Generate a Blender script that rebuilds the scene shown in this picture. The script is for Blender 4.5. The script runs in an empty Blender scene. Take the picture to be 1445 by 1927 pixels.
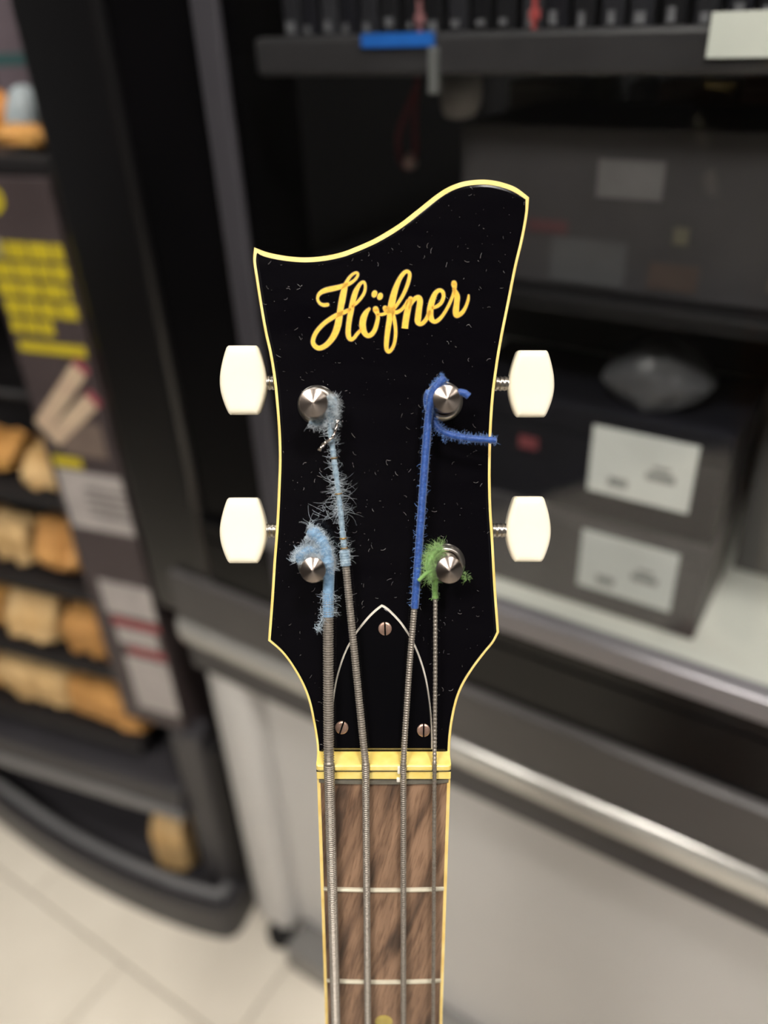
import bpy, bmesh, math, random
from mathutils import Matrix, Vector
from mathutils.geometry import delaunay_2d_cdt
random.seed(7)
S = bpy.context.scene
COL = S.collection
# ------------------------------------------------------------------ camera
FPX, CX, CY, CAMH = 1516.0, 722.5, 963.5, 1.12
WR = Matrix(((0.99867, -0.05137, 0.0), (-0.02737, -0.53215, 0.84621), (-0.04347, -0.84509, -0.53285)))
CAM = Vector((0, 0, CAMH))
def ray(px, py): return WR @ Vector(((px - CX) / FPX, (py - CY) / FPX, 1.0))
cd = bpy.data.cameras.new('camera'); cam = bpy.data.objects.new('camera', cd); COL.objects.link(cam)
cx_, cy_, cz_ = WR @ Vector((1, 0, 0)), WR @ Vector((0, -1, 0)), WR @ Vector((0, 0, -1))
cam.matrix_world = Matrix(((cx_.x, cy_.x, cz_.x, 0), (cx_.y, cy_.y, cz_.y, 0), (cx_.z, cy_.z, cz_.z, CAMH), (0, 0, 0, 1)))
cd.sensor_fit = 'VERTICAL'; cd.sensor_height = 36.0; cd.lens = FPX / 1927 * 36.0
cd.clip_start = 0.02; cd.clip_end = 60
cd.dof.use_dof = True; cd.dof.focus_distance = 0.246; cd.dof.aperture_fstop = 4.6
S.camera = cam
# ------------------------------------------------------------------ world, exposure
w = bpy.data.worlds.new('store_ambient'); S.world = w; w.use_nodes = True
w.node_tree.nodes['Background'].inputs[0].default_value = (1.0, 0.98, 0.95, 1)
w.node_tree.nodes['Background'].inputs[1].default_value = 0.14
S.view_settings.view_transform = 'Standard'; S.view_settings.look = 'None'
S.view_settings.gamma = 1.0; S.view_settings.exposure = 0.0; S.view_settings.use_curve_mapping = False
PANEL_EMIT = 42.0
CEIL = 2.75
LIGHTS = [(0.42, -0.50, 0.30, 0.30, 133.0, 'small square ceiling spot lamp nearest above the bass'), (-0.70, -1.0, 0.6, 0.6, 50.0, 'large square lamp panel added over the aisle to brighten the case front'),  # the aisle panel is an added fill for the labels and case front
          (1.5, -0.2, 0.3, 1.2, 16.0, 'long ceiling lamp panel beyond the far end of the display case'), (-0.6, 0.85, 1.2, 0.3, 8.0, 'long ceiling lamp panel over the firewood rack')]
# ------------------------------------------------------------------ materials
def lin(h):
    h = h.lstrip('#'); o = []
    for i in (0, 2, 4):
        c = int(h[i:i+2], 16) / 255
        o.append(c / 12.92 if c <= 0.04045 else ((c + 0.055) / 1.055) ** 2.4)
    return (*o, 1)
MATS = {}
def mat(name, c1, c2=None, rough=0.5, metal=0.0, scale=30.0, stretch=(1, 1, 1), rot=(0, 0, 0), bump=0.0, bscale=None, coat=0.0, spec=0.5,
        aniso=0.0, detail=4.0, sharp=False, sheen=0.0, rvar=0.0, emit=None):
    if name in MATS: return MATS[name]
    m = bpy.data.materials.new(name); m.use_nodes = True
    nt = m.node_tree; b = nt.nodes['Principled BSDF']; L = nt.links.new
    b.inputs['Roughness'].default_value = rough; b.inputs['Metallic'].default_value = metal
    b.inputs['Specular IOR Level'].default_value = spec; b.inputs['Coat Weight'].default_value = coat; b.inputs['Coat Roughness'].default_value = 0.04
    b.inputs['Sheen Weight'].default_value = sheen
    tc = nt.nodes.new('ShaderNodeTexCoord'); mp = nt.nodes.new('ShaderNodeMapping')
    mp.inputs['Scale'].default_value = stretch; mp.inputs['Rotation'].default_value = rot
    L(tc.outputs['Object'], mp.inputs[0])
    n = nt.nodes.new('ShaderNodeTexNoise'); n.inputs['Scale'].default_value = scale; n.inputs['Detail'].default_value = detail
    L(mp.outputs[0], n.inputs['Vector'])
    rp = nt.nodes.new('ShaderNodeValToRGB')
    if c2 is None:
        a = lin(c1); c2l = tuple(x * 0.88 for x in a[:3]) + (1,)
    else: c2l = lin(c2)
    rp.color_ramp.elements[0].color = c2l; rp.color_ramp.elements[1].color = lin(c1)
    rp.color_ramp.elements[0].position = 0.4 if sharp else 0.3; rp.color_ramp.elements[1].position = 0.6 if sharp else 0.7
    L(n.outputs['Fac'], rp.inputs[0]); L(rp.outputs[0], b.inputs['Base Color'])
    if rvar:
        mr = nt.nodes.new('ShaderNodeMapRange'); mr.inputs[3].default_value = rough; mr.inputs[4].default_value = rough + rvar
        L(n.outputs['Fac'], mr.inputs[0]); L(mr.outputs[0], b.inputs['Roughness'])
    if bump:
        bn = nt.nodes.new('ShaderNodeTexNoise'); bn.inputs['Scale'].default_value = bscale or scale; bn.inputs['Detail'].default_value = 4
        L(mp.outputs[0], bn.inputs['Vector'])
        bp = nt.nodes.new('ShaderNodeBump'); bp.inputs['Strength'].default_value = bump; bp.inputs['Distance'].default_value = 0.001
        L(bn.outputs['Fac'], bp.inputs['Height']); L(bp.outputs[0], b.inputs['Normal'])
    if aniso:
        b.inputs['Anisotropic'].default_value = aniso
        tg = nt.nodes.new('ShaderNodeTangent'); tg.direction_type = 'RADIAL'; tg.axis = 'Z'; b.inputs['Anisotropic Rotation'].default_value = 0.25; L(tg.outputs[0], b.inputs['Tangent'])
    if emit:
        b.inputs['Emission Color'].default_value = lin(c1); b.inputs['Emission Strength'].default_value = emit
    MATS[name] = m; return m
def glass_mat():
    m = bpy.data.materials.new('glass'); m.use_nodes = True; nt = m.node_tree; nt.nodes.clear(); L = nt.links.new
    out = nt.nodes.new('ShaderNodeOutputMaterial'); mx = nt.nodes.new('ShaderNodeMixShader'); fr = nt.nodes.new('ShaderNodeFresnel')
    t = nt.nodes.new('ShaderNodeBsdfTransparent'); g = nt.nodes.new('ShaderNodeBsdfGlossy')
    ge = nt.nodes.new('ShaderNodeNewGeometry'); mr = nt.nodes.new('ShaderNodeMapRange'); mr.inputs[3].default_value = 1.45; mr.inputs[4].default_value = 1 / 1.45   # same reflectance on both faces of the thin pane
    L(ge.outputs['Backfacing'], mr.inputs[0]); L(mr.outputs[0], fr.inputs[0]); t.inputs[0].default_value = (0.975, 0.98, 0.975, 1); g.inputs['Roughness'].default_value = 0.03
    L(fr.outputs[0], mx.inputs[0]); L(t.outputs[0], mx.inputs[1]); L(g.outputs[0], mx.inputs[2]); L(mx.outputs[0], out.inputs[0])
    return m
GLASS = glass_mat()
# ------------------------------------------------------------------ object helpers
WM = {}
I4 = Matrix.Identity(4)
def put(o, parent, frame):
    COL.objects.link(o); WM[o] = frame.copy()
    if parent is not None:
        o.parent = parent; o.matrix_local = WM[parent].inverted() @ frame
    else: o.matrix_world = frame
def tag(o, label=None, cat=None, group=None, kind=None):
    if label: o['label'] = label
    if cat: o['category'] = cat
    if group: o['group'] = group
    if kind: o['kind'] = kind
    return o
def obj(name, vf, m, parent=None, frame=I4, smooth=False):
    v, f = vf
    me = bpy.data.meshes.new(name); me.from_pydata([tuple(x) for x in v], [], f)
    bm = bmesh.new(); bm.from_mesh(me); bmesh.ops.recalc_face_normals(bm, faces=bm.faces[:]); bm.to_mesh(me); bm.free()
    if smooth:
        me.polygons.foreach_set('use_smooth', [True] * len(me.polygons))
    me.materials.append(m)
    o = bpy.data.objects.new(name, me); put(o, parent, frame); return o
def thing(name, label, cat, frame, group=None):
    o = bpy.data.objects.new(name, None); o.empty_display_size = 0.05; put(o, None, frame); return tag(o, label, cat, group)
def join(*parts):
    V, F = [], []
    for v, f in parts:
        k = len(V); V += list(v); F += [tuple(i + k for i in q) for q in f]
    return V, F
def box(x0, x1, y0, y1, z0, z1, bev=0.0, seg=2):
    bm = bmesh.new(); bmesh.ops.create_cube(bm, size=1.0)
    for v in bm.verts: v.co = Vector(((x0 + x1) / 2 + v.co.x * (x1 - x0), (y0 + y1) / 2 + v.co.y * (y1 - y0), (z0 + z1) / 2 + v.co.z * (z1 - z0)))
    if bev: bmesh.ops.bevel(bm, geom=bm.edges[:], offset=bev, segments=seg, affect='EDGES', profile=0.5)
    bm.verts.index_update()
    r = ([v.co.copy() for v in bm.verts], [tuple(v.index for v in f.verts) for f in bm.faces]); bm.free(); return r
def lathe(prof, n=24):
    V, F = [], []
    for r, z in prof:
        for k in range(n):
            a = 2 * math.pi * k / n; V.append(Vector((r * math.cos(a), r * math.sin(a), z)))
    for i in range(len(prof) - 1):
        for k in range(n):
            F.append((i * n + k, i * n + (k + 1) % n, (i + 1) * n + (k + 1) % n, (i + 1) * n + k))
    F.append(tuple(range(n - 1, -1, -1))); F.append(tuple((len(prof) - 1) * n + k for k in range(n)))
    return V, F
def spline(pts, per=8, closed=False):
    P = [Vector(p) for p in pts]; n = len(P); out = []
    g = lambda i: P[i % n] if closed else P[max(0, min(n - 1, i))]
    for i in range(n if closed else n - 1):
        a, b, c, d = g(i - 1), g(i), g(i + 1), g(i + 2)
        for k in range(per):
            t = k / per
            out.append(0.5 * ((2 * b) + (c - a) * t + (2 * a - 5 * b + 4 * c - d) * t * t + (3 * b - a - 3 * c + d) * t ** 3))
    if not closed: out.append(P[-1].copy())
    return out
def resample(path, step):
    out = [path[0].copy()]; acc = 0.0
    for a, b in zip(path, path[1:]):
        l = (b - a).length; t = step - acc
        while t <= l and l > 0:
            out.append(a.lerp(b, t / l)); t += step
        acc = (acc + l) % step if l + acc >= step else acc + l
    if (out[-1] - path[-1]).length > step * 0.1: out.append(path[-1].copy())
    return out
def tube(path, rad, n=8):
    """rad: number or function(i, arclength)"""
    V, F = [], []; m = len(path); up = None; s = 0.0
    for i, p in enumerate(path):
        if i: s += (p - path[i - 1]).length
        t = (path[min(i + 1, m - 1)] - path[max(i - 1, 0)])
        t = t.normalized() if t.length > 1e-9 else Vector((0, 1, 0))
        if up is None: up = Vector((0, 0, 1)) if abs(t.z) < 0.9 else Vector((1, 0, 0))
        a = t.cross(up); a.normalize(); up = a.cross(t); up.normalize()
        r = rad(i, s) if callable(rad) else rad
        for k in range(n):
            g = 2 * math.pi * k / n; V.append(p + a * (r * math.cos(g)) + up * (r * math.sin(g)))
    for i in range(m - 1):
        for k in range(n): F.append((i * n + k, i * n + (k + 1) % n, (i + 1) * n + (k + 1) % n, (i + 1) * n + k))
    F.append(tuple(range(n))); F.append(tuple((m - 1) * n + k for k in range(n - 1, -1, -1)))
    return V, F
def inset(pts, d):
    """offset a clockwise/ccw closed 2D outline inwards; d number or list"""
    n = len(pts); area = sum(pts[i].x * pts[(i + 1) % n].y - pts[(i + 1) % n].x * pts[i].y for i in range(n)); sg = 1 if area > 0 else -1
    out = []; sharp = []
    for i in range(n):
        a, b, c = pts[i - 1], pts[i], pts[(i + 1) % n]
        e1 = (b - a); e2 = (c - b); e1 = Vector((e1.x, e1.y)).normalized(); e2 = Vector((e2.x, e2.y)).normalized()
        n1 = Vector((-e1.y, e1.x)) * sg; n2 = Vector((-e2.y, e2.x)) * sg
        bi = n1 + n2
        if bi.length < 1e-6: bi = n1.copy()
        bi.normalize(); k = max(0.45, bi.dot(n1)); dd = d[i] if isinstance(d, (list, tuple)) else d
        q = bi * (dd / k); out.append(Vector((b.x + q.x, b.y + q.y, 0)))
        if k < 0.85: sharp.append((i, math.sqrt(max(0, 1 - k * k)) / k * dd))
    for i, rch in sharp:                          # neighbours that would cross a sharp corner collapse onto it
        for sg_ in (1, -1):
            for st in range(1, 8):
                j = (i + sg_ * st) % n
                if (pts[j] - pts[i]).length < rch * 1.02: out[j] = out[i].copy()
                else: break
    return out
def rings(loops):
    """loops: list of closed loops (3D, same count): bridged and capped"""
    n = len(loops[0]); V = [p for l in loops for p in l]; F = []
    for i in range(len(loops) - 1):
        for k in range(n): F.append((i * n + k, i * n + (k + 1) % n, (i + 1) * n + (k + 1) % n, (i + 1) * n + k))
    for b0 in (0, (len(loops) - 1) * n):
        lp = V[b0:b0 + n]
        if n > 30 and max(p.z for p in lp) - min(p.z for p in lp) < 1e-7:      # robust fill of a concave outline
            sc = 1000.0
            P2 = [(p.x * sc, p.y * sc) for p in lp]
            r = delaunay_2d_cdt([Vector(p) for p in P2], [(i, (i + 1) % n) for i in range(n)], [], 0, 1e-7, True)
            def pin(x, y):
                c = False; j = n - 1
                for i in range(n):
                    if ((P2[i][1] > y) != (P2[j][1] > y)) and (x < (P2[j][0] - P2[i][0]) * (y - P2[i][1]) / (P2[j][1] - P2[i][1]) + P2[i][0]): c = not c
                    j = i
                return c
            tri = [f for f in r[2] if pin(sum(r[0][i].x for i in f) / len(f), sum(r[0][i].y for i in f) / len(f))]
            mp = {}
            for i, og in enumerate(r[3]):
                if og: mp[i] = b0 + og[0]
                else: mp[i] = len(V); V.append(Vector((r[0][i].x / sc, r[0][i].y / sc, lp[0].z)))
            F += [tuple(mp[i] for i in f) for f in tri]
        else: F.append(tuple(b0 + k for k in range(n)))
    return V, F
def atz(pts, z): return [Vector((p.x, p.y, z)) for p in pts]
def prism(pts, z0, z1, bev=0.0):
    if bev: return rings([atz(pts, z0), atz(pts, z1 - bev), atz(inset(pts, bev * 0.3), z1 - bev * 0.3), atz(inset(pts, bev), z1)])
    return rings([atz(pts, z0), atz(pts, z1)])
def frame_of(o, x, y, z):
    return Matrix(((x.x, y.x, z.x, o.x), (x.y, y.y, z.y, o.y), (x.z, y.z, z.z, o.z), (0, 0, 0, 1)))
def mapbox(bx, fn): return ([fn(v) for v in bx[0]], bx[1])

# ================================================================== the setting
U = Vector((0.830, -0.558, 0)).normalized(); Nn = Vector((-U.y, U.x, 0)); Zz = Vector((0, 0, 1))
CASE_O = Vector((-0.201, 0.662, 0))
MC = frame_of(CASE_O, U, Nn, Zz)                       # x along the case front, y into the case, z up
floor = tag(obj('floor', box(-3.2, 3.2, -3.2, 2.6, -0.05, -0.004), mat('grout', '#a09788', '#8d8578', 0.9, scale=60), None, MC), 'pale beige tiled shop floor with thin grey joints', None, None, 'structure')
TILE = mat('tile', '#e8dfcf', '#dbd2c2', 0.35, scale=7, bump=0.05, bscale=90, rvar=0.15)
ts = 0.40
tb = box(-ts / 2 + 0.0012, ts / 2 - 0.0012, -ts / 2 + 0.0012, ts / 2 - 0.0012, -0.004, 0.0, 0.0008, 1)
tile_me = None
for i in range(-4, 4):
    for j in range(-4, 3):
        off = 0.0 if j % 2 else 0.2
        fr = MC @ Matrix.Translation((-0.145 + ts * (i + 0.5) + off, -0.137 + ts * (j + 0.5), 0))
        if tile_me is None:
            o = obj('tile', tb, TILE, floor, fr); tile_me = o.data
        else:
            o = bpy.data.objects.new('tile', tile_me); put(o, floor, fr)
tag(obj('ceiling', box(-4, 4, -4, 4, CEIL + 0.012, CEIL + 0.06), mat('ceiling_paint', '#4a4846', None, 0.9), None), 'dark painted shop ceiling', None, None, 'structure')
tag(obj('wall_back', box(-3.2, 3.2, 1.6, 1.68, 0, CEIL), mat('wall_paint', '#55504c', '#4a4643', 0.9), None, MC), 'dull grey wall behind the display case', None, None, 'structure')
tag(obj('reflection_block_left', box(-1.12, -1.02, -3.0, 0.35, 0, CEIL), mat('wall_charcoal', '#2a2827', '#232120', 0.9), None), 'unseen dark wall added at the left to darken reflections in the case glass', None, None, 'structure')  # added out of view so the upper glass mirrors dark, not bright floor
tag(obj('reflection_block_front', box(-3.2, 3.2, -2.35, -2.25, 0, CEIL), mat('wall_charcoal', '#2a2827', '#232120', 0.9), None, MC), 'unseen dark wall added behind the viewer to keep reflections dark', None, None, 'structure')  # added behind the camera to darken glass and headstock reflections
for i, (x, y, sx, sy, e, lb) in enumerate(LIGHTS):
    t = thing('ceiling_light', lb, 'ceiling light', Matrix.Translation((x, y, CEIL - 0.03)), 'ceiling lamps')
    f = obj('frame', join(box(-sx/2-.02, sx/2+.02, -sy/2-.02, -sy/2, 0, .04), box(-sx/2-.02, sx/2+.02, sy/2, sy/2+.02, 0, .04), box(-sx/2-.02, -sx/2, -sy/2, sy/2, 0, .04), box(sx/2, sx/2+.02, -sy/2, sy/2, 0, .04)), mat('lamp_frame', '#e6e6e6', None, 0.4), t, WM[t])
    d = obj('diffuser', box(-sx/2, sx/2, -sy/2, sy/2, 0.008, 0.02), mat('lamp_%d' % int(e), '#fffaf3', '#fffaf3', 0.5, emit=e), t, WM[t])

# ================================================================== the display case
BLK = mat('case_black', '#0c0b0d', '#09080a', 0.28, scale=8, spec=0.9)
BLKG = mat('case_black_gloss', '#0a090b', '#070708', 0.25, scale=8, spec=0.25)
DGR = mat('case_dark_grey', '#4d4a49', '#423f3f', 0.42, scale=6)
CHR = mat('chrome', '#c2c0ba', '#b6b4ae', 0.26, 0.5, scale=5, stretch=(0.2, 8, 8))
PAN = mat('panel_grey', '#cfcdca', '#c6c4c1', 0.38, scale=4, rvar=0.1)
RIM = mat('rim_metal', '#8f8c90', '#7f7c80', 0.35, 0.5, scale=6)
DECK = mat('deck_white', '#e4e5dc', '#d8d9d0', 0.4, scale=6)
INN = mat('case_inside', '#161517', '#101012', 0.6, scale=5)
case = thing('display_case', 'black glass-fronted display case with grey lower panel and chrome bumper', 'display case', MC)
def cpart(name, vf, m, smooth=False, parent=None): return obj(name, vf, m, parent or case, MC, smooth)
SR = 1.5
cpart('lower_panel', box(0.0525, SR, 0.022, 0.045, 0.052, 0.512, 0.004), PAN)
# rounded pale corner column at the left end of the lower panel
col = [Vector((-0.022, 0.09, 0)), Vector((-0.027, 0.05, 0)), Vector((-0.024, 0.022, 0)), Vector((-0.008, 0.004, 0)), Vector((0.016, -0.003, 0)), Vector((0.036, -0.001, 0)), Vector((0.047, 0.006, 0)), Vector((0.051, 0.022, 0)), Vector((0.05, 0.09, 0))]
cpart('corner_column', rings([atz(col, 0.045), atz(col, 0.512)]), PAN, False)
cpart('side_panel', box(-0.024, -0.004, 0.08, 0.62, 0.03, 0.58, 0.004), DGR)
cpart('kick_plate', box(0.058, SR, -0.022, 0.045, 0.001, 0.0515, 0.004), mat('kick_metal', '#8b8986', '#7c7a78', 0.35, 0.4, scale=5))
cpart('foot', [*map(lambda q: q, mapbox(lathe([(0.017, 0.001), (0.02, 0.006), (0.02, 0.02), (0.012, 0.026), (0.012, 0.05)], 16), lambda v: v + Vector((0.026, 0.008, 0))))], mat('rubber', '#151415', None, 0.7), True)
cpart('dark_band', box(-0.02, SR, -0.004, 0.05, 0.510, 0.550, 0.003), mat('band_grey', '#3b393b', '#333133', 0.4, scale=5))
bump_prof = [(0.0, 0.547), (-0.006, 0.5475), (-0.010, 0.551), (-0.0115, 0.558), (-0.012, 0.566), (-0.011, 0.572), (-0.007, 0.577), (0.0, 0.578)]
lo = []
for s, k in ((-0.031, 0.25), (-0.029, 0.6), (-0.024, 0.88), (-0.014, 1.0), (SR, 1.0)):
    lo.append([Vector((s, d * k, 0.563 + (z - 0.563) * (0.55 + 0.45 * k))) for d, z in bump_prof])
cpart('bumper', rings(lo), CHR, True)
cpart('lower_fascia', box(-0.024, SR, -0.008, 0.05, 0.5785, 0.642, 0.005, 3), DGR)
cpart('black_fascia', box(0.03, SR, 0.0, 0.05, 0.640, 0.698, 0.003), BLKG)
cpart('upper_fascia', box(0.03, SR, 0.0, 0.0115, 0.698, 0.716, 0.001), BLKG)
cpart('rim', box(0.11, SR, -0.004, 0.012, 0.714, 0.735, 0.003, 3), RIM)
cpart('deck', box(0.04, SR, 0.012, 0.60, 0.684, 0.70), DECK)
cpart('side_post', box(-0.066, 0.030, 0.0, 0.10, 0.575, 1.95, 0.010, 3), BLK)
cpart('gasket', box(0.029, 0.118, 0.008, 0.10, 0.64, 1.95, 0.003), BLKG)
cpart('door_frame', box(0.117, 0.137, -0.002, 0.006, 0.66, 1.95, 0.002), mat('frame_grey', '#57555b', '#4c4a50', 0.35, 0.4, scale=5))
cpart('glass_pane', box(0.136, SR, 0.006, 0.010, 0.734, 1.93), GLASS)
cpart('back_panel', box(-0.05, SR, 0.60, 0.62, 0.10, 1.95), INN)
cpart('inner_side', box(0.0, 0.03, 0.10, 0.60, 0.58, 1.95), INN)
cpart('end_panel', box(SR, SR + 0.03, 0.0, 0.62, 0.0, 1.98), BLK)
cpart('top_panel', box(-0.066, SR + 0.03, 0.0, 0.62, 1.95, 1.99), BLK)
sh = cpart('shelf', box(0.14, SR, 0.055, 0.56, 0.944, 0.955, 0.002), mat('shelf_dark', '#121113', '#0d0c0e', 0.5, spec=0.3))
sh2 = cpart('shelf', box(0.14, SR, 0.040, 0.50, 1.093, 1.102, 0.002), mat('shelf_dark', '#232224'))
rail = cpart('price_rail', box(0.14, SR, 0.028, 0.040, 1.083, 1.105, 0.003), mat('rail_grey', '#39383a', '#302f31', 0.4))
cpart('price_tag', box(0.226, 0.275, 0.0255, 0.028, 1.0985, 1.1055), mat('tag_blue', '#1f6fd0', '#1a62bc', 0.5), parent=rail)
cpart('price_tag', box(0.427, 0.475, 0.0255, 0.028, 1.091, 1.110), mat('tag_white', '#e8ebe2', '#dadfd6', 0.5), parent=rail)
cpart('bracket', box(0.272, 0.278, 0.024, 0.030, 1.074, 1.098, 0.001), mat('bracket_metal', '#8d8f8f', None, 0.4, 0.5), parent=rail)

# ---- goods in the case
def carton(label, s0, s1, d0, d1, z0, z1, m, rot=0.0, group=None, name='carton', cat='box'):
    fr = MC @ Matrix.Translation(((s0 + s1) / 2, (d0 + d1) / 2, z0)) @ Matrix.Rotation(rot, 4, 'Z')
    t = thing(name, label, cat, fr, group); a, b, h = (s1 - s0) / 2, (d1 - d0) / 2, z1 - z0
    return t, fr, a, b, h
NAVY = mat('carton_navy', '#1d1d24', '#17171c', 0.6, scale=10, spec=0.15)
GREYC = mat('carton_grey_glare', '#4a484a', '#424042', 0.6, scale=10, spec=0.2)  # lower carton: floor glare on the glass painted in as grey
LAB = mat('label_white', '#dfe2de', '#d2d5d1', 0.5, scale=20)
LABT = mat('label_print', '#8d8f8d', '#7c7e7c', 0.6, scale=60)
for k, (z0, z1, m, lb) in enumerate(((0.7005, 0.786, GREYC, 'carton with white label, greyed by painted-in glare, lying on the white deck'), (0.7865, 0.873, NAVY, 'navy black carton with white label stacked on the lower carton'))):
    t, fr, a, b, h = carton(lb, 0.262, 0.470, 0.072, 0.172, z0, z1, m, 0, 'labelled cartons stacked behind the glass')
    obj('body', box(-a, a, -b, b, 0, h - 0.022, 0.002), m, t, fr)
    obj('lid', box(-a - 0.001, a + 0.001, -b - 0.001, b + 0.001, h - 0.021, h, 0.002), m, t, fr)
    lz = 0.722 if k == 0 else 0.810
    l = obj('paper_label', box(0.377 - 0.366, 0.450 - 0.366, -b - 0.0022, -b - 0.0010, lz - z0, lz - z0 + 0.0525), LAB, t, fr)
    obj('print_block', join(box(0.026, 0.040, -b - 0.0026, -b - 0.0021, lz - z0 + 0.008, lz - z0 + 0.015), box(0.052, 0.072, -b - 0.0026, -b - 0.0021, lz - z0 + 0.020, lz - z0 + 0.026),
        box(0.056, 0.068, -b - 0.0026, -b - 0.0021, lz - z0 + 0.028, lz - z0 + 0.031)), LABT, l, fr)
    if k: obj('red_print', box(-0.045, -0.030, -b - 0.0016, -b - 0.0008, 0.045, 0.055), mat('print_red', '#7a3a40', None, 0.6), t, fr)
t, fr, a, b, h = carton('plain grey carton standing on the deck at the case end', 0.474, 0.66, 0.18, 0.32, 0.7008, 0.90, None)
obj('body', box(-a, a, -b, b, 0, h, 0.003), mat('carton_mid', '#5c5a59', '#514f4e', 0.55, scale=9), t, fr)
obj('tape', box(-0.02, 0.02, -b - 0.0008, -b, 0.0, h - 0.004), mat('tape_grey', '#6d6a66', None, 0.35), t, fr)
# crumpled plastic bag on the upper carton
bm = bmesh.new(); bmesh.ops.create_icosphere(bm, subdivisions=3, radius=1.0); rr = random.Random(3)
dirs = [Vector((rr.uniform(-1, 1), rr.uniform(-1, 1), rr.uniform(-1, 1))).normalized() for _ in range(26)]
for v in bm.verts:
    n = v.co.normalized(); k = 1.0 + 0.16 * max(abs(n.dot(d)) ** 14 for d in dirs) - 0.10 * max(abs(n.dot(d)) ** 6 for d in dirs[:9])
    z = n.z * k; v.co = Vector((n.x * k * 0.039, n.y * k * 0.028, max(0.0, 0.017 + z * 0.026 * (1.25 - 0.85 * abs(n.x)) + rr.uniform(-0.002, 0.002))))
bm.verts.index_update()
bag = ([v.co.copy() for v in bm.verts], [tuple(v.index for v in f.verts) for f in bm.faces]); bm.free()
tag(obj('plastic_bag', bag, mat('bag_grey', '#5e5e61', '#4c4c4f', 0.4, scale=30, bump=0.4, bscale=60), None, MC @ Matrix.Translation((0.408, 0.108, 0.8735))), 'crumpled grey plastic bag lying on the navy carton', 'bag')
# wide dark carton on the middle shelf, with faint print
t, fr, a, b, h = carton('wide dark grey carton standing on the middle shelf', 0.268, 0.74, 0.075, 0.20, 0.9555, 1.053, None)
obj('body', box(-a, a, -b, b, 0, h, 0.002), mat('carton_wide', '#454345', '#3a383a', 0.55, scale=14), t, fr)
c0 = (0.268 + 0.74) / 2
for nm, s0, s1, z0, z1, c in (('pale_print', 0.362, 0.402, 0.058, 0.080, '#6f6d6e'), ('red_print', 0.318, 0.345, 0.034, 0.042, '#57393c'), ('grey_print', 0.335, 0.385, 0.004, 0.032, '#525254'),
    ('brown_print', 0.40, 0.43, 0.006, 0.022, '#4c403b'), ('tan_print', 0.466, 0.480, 0.044, 0.062, '#6b6153'), ('tan_print', 0.470, 0.486, 0.012, 0.030, '#6b6556'), ('tan_print', 0.412, 0.421, 0.034, 0.044, '#636052')):
    obj(nm, box(s0 - c0, s1 - c0, -b - 0.0010, -b - 0.0002, z0, z1), mat('ink' + c, c, None, 0.6, scale=70), t, fr)
# goods behind and beside the wide carton
for nm, lb, s0, s1, d0, d1, z1, c in (('carton', 'pale ivory packet behind the wide dark carton', 0.235, 0.295, 0.215, 0.25, 1.066, '#8d887c'), ('carton', 'small olive packet next to the ivory packet', 0.302, 0.316, 0.215, 0.25, 1.074, '#6e7358'),
    ('carton', 'small whitish packet next to the olive packet', 0.330, 0.345, 0.215, 0.25, 1.066, '#a0a3a6'), ('carton', 'long tan packet behind the wide dark carton', 0.352, 0.405, 0.215, 0.25, 1.066, '#8a6f56'), ('carton', 'long reddish packet near the case end', 0.408, 0.48, 0.215, 0.25, 1.068, '#8c5f4c')):
    t, fr, a, b, h = carton(lb, s0, s1, d0, d1, 0.9555, z1, None, 0, 'packets behind the wide carton')
    obj('body', box(-a, a, -b, b, 0, h - 0.012, 0.002), mat('pk' + c, c, None, 0.5), t, fr)
    obj('lid', box(-a, a, -b, b, h - 0.0115, h, 0.002), mat('pk' + c, c), t, fr)
# grey hanging tag and red cord loop under the price rail
tg = thing('hanging_tag', 'grey rounded tag hanging below the price rail', 'tag', MC @ Matrix.Translation((0.268, 0.075, 1.056)))
pts = spline([(-0.014, 0.004, 0), (-0.008, -0.001, 0), (0.006, 0.0, 0), (0.013, 0.008, 0), (0.013, 0.022, 0), (0.006, 0.027, 0), (-0.011, 0.026, 0), (-0.015, 0.016, 0)], 4, True)
RX = Matrix.Rotation(math.pi / 2, 4, 'X')
obj('plate', prism(pts, -0.001, 0.001), mat('tag_grey', '#8a8788', '#7a7778', 0.5), tg, WM[tg] @ RX, True)
obj('hook', tube([Vector((0, 0, 0.026)), Vector((0, 0.001, 0.033)), Vector((0, -0.002, 0.0368))], 0.0012, 6), mat('bracket_metal', '#8d8f8f'), tg, WM[tg], True)
loop = spline([(0.012, 0, 0.075), (0.008, 0, 0.055), (0.0, 0, 0.04), (-0.008, 0, 0.022), (-0.007, 0.001, 0.006), (0.0, 0.001, 0.001), (0.006, 0.0, 0.012), (0.006, 0, 0.03), (0.008, 0, 0.05), (0.0135, 0.001, 0.075)], 5)
rl = thing('cord_loop', 'dark red cord loop hanging from the upper shelf', 'cord', MC @ Matrix.Translation((0.212, 0.10, 1.0175)))
obj('cord', tube(loop, 0.0019, 6), mat('cord_red', '#6d2f38', '#5a262e', 0.7), rl, WM[rl], True)
obj('end_bead', mapbox(lathe([(0.001, -0.004), (0.0045, -0.002), (0.005, 0.002), (0.003, 0.006), (0.001, 0.007)], 10), lambda v: v + Vector((0.001, 0.001, 0.004))), mat('bead', '#a58d86', None, 0.4), rl, WM[rl], True)
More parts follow.
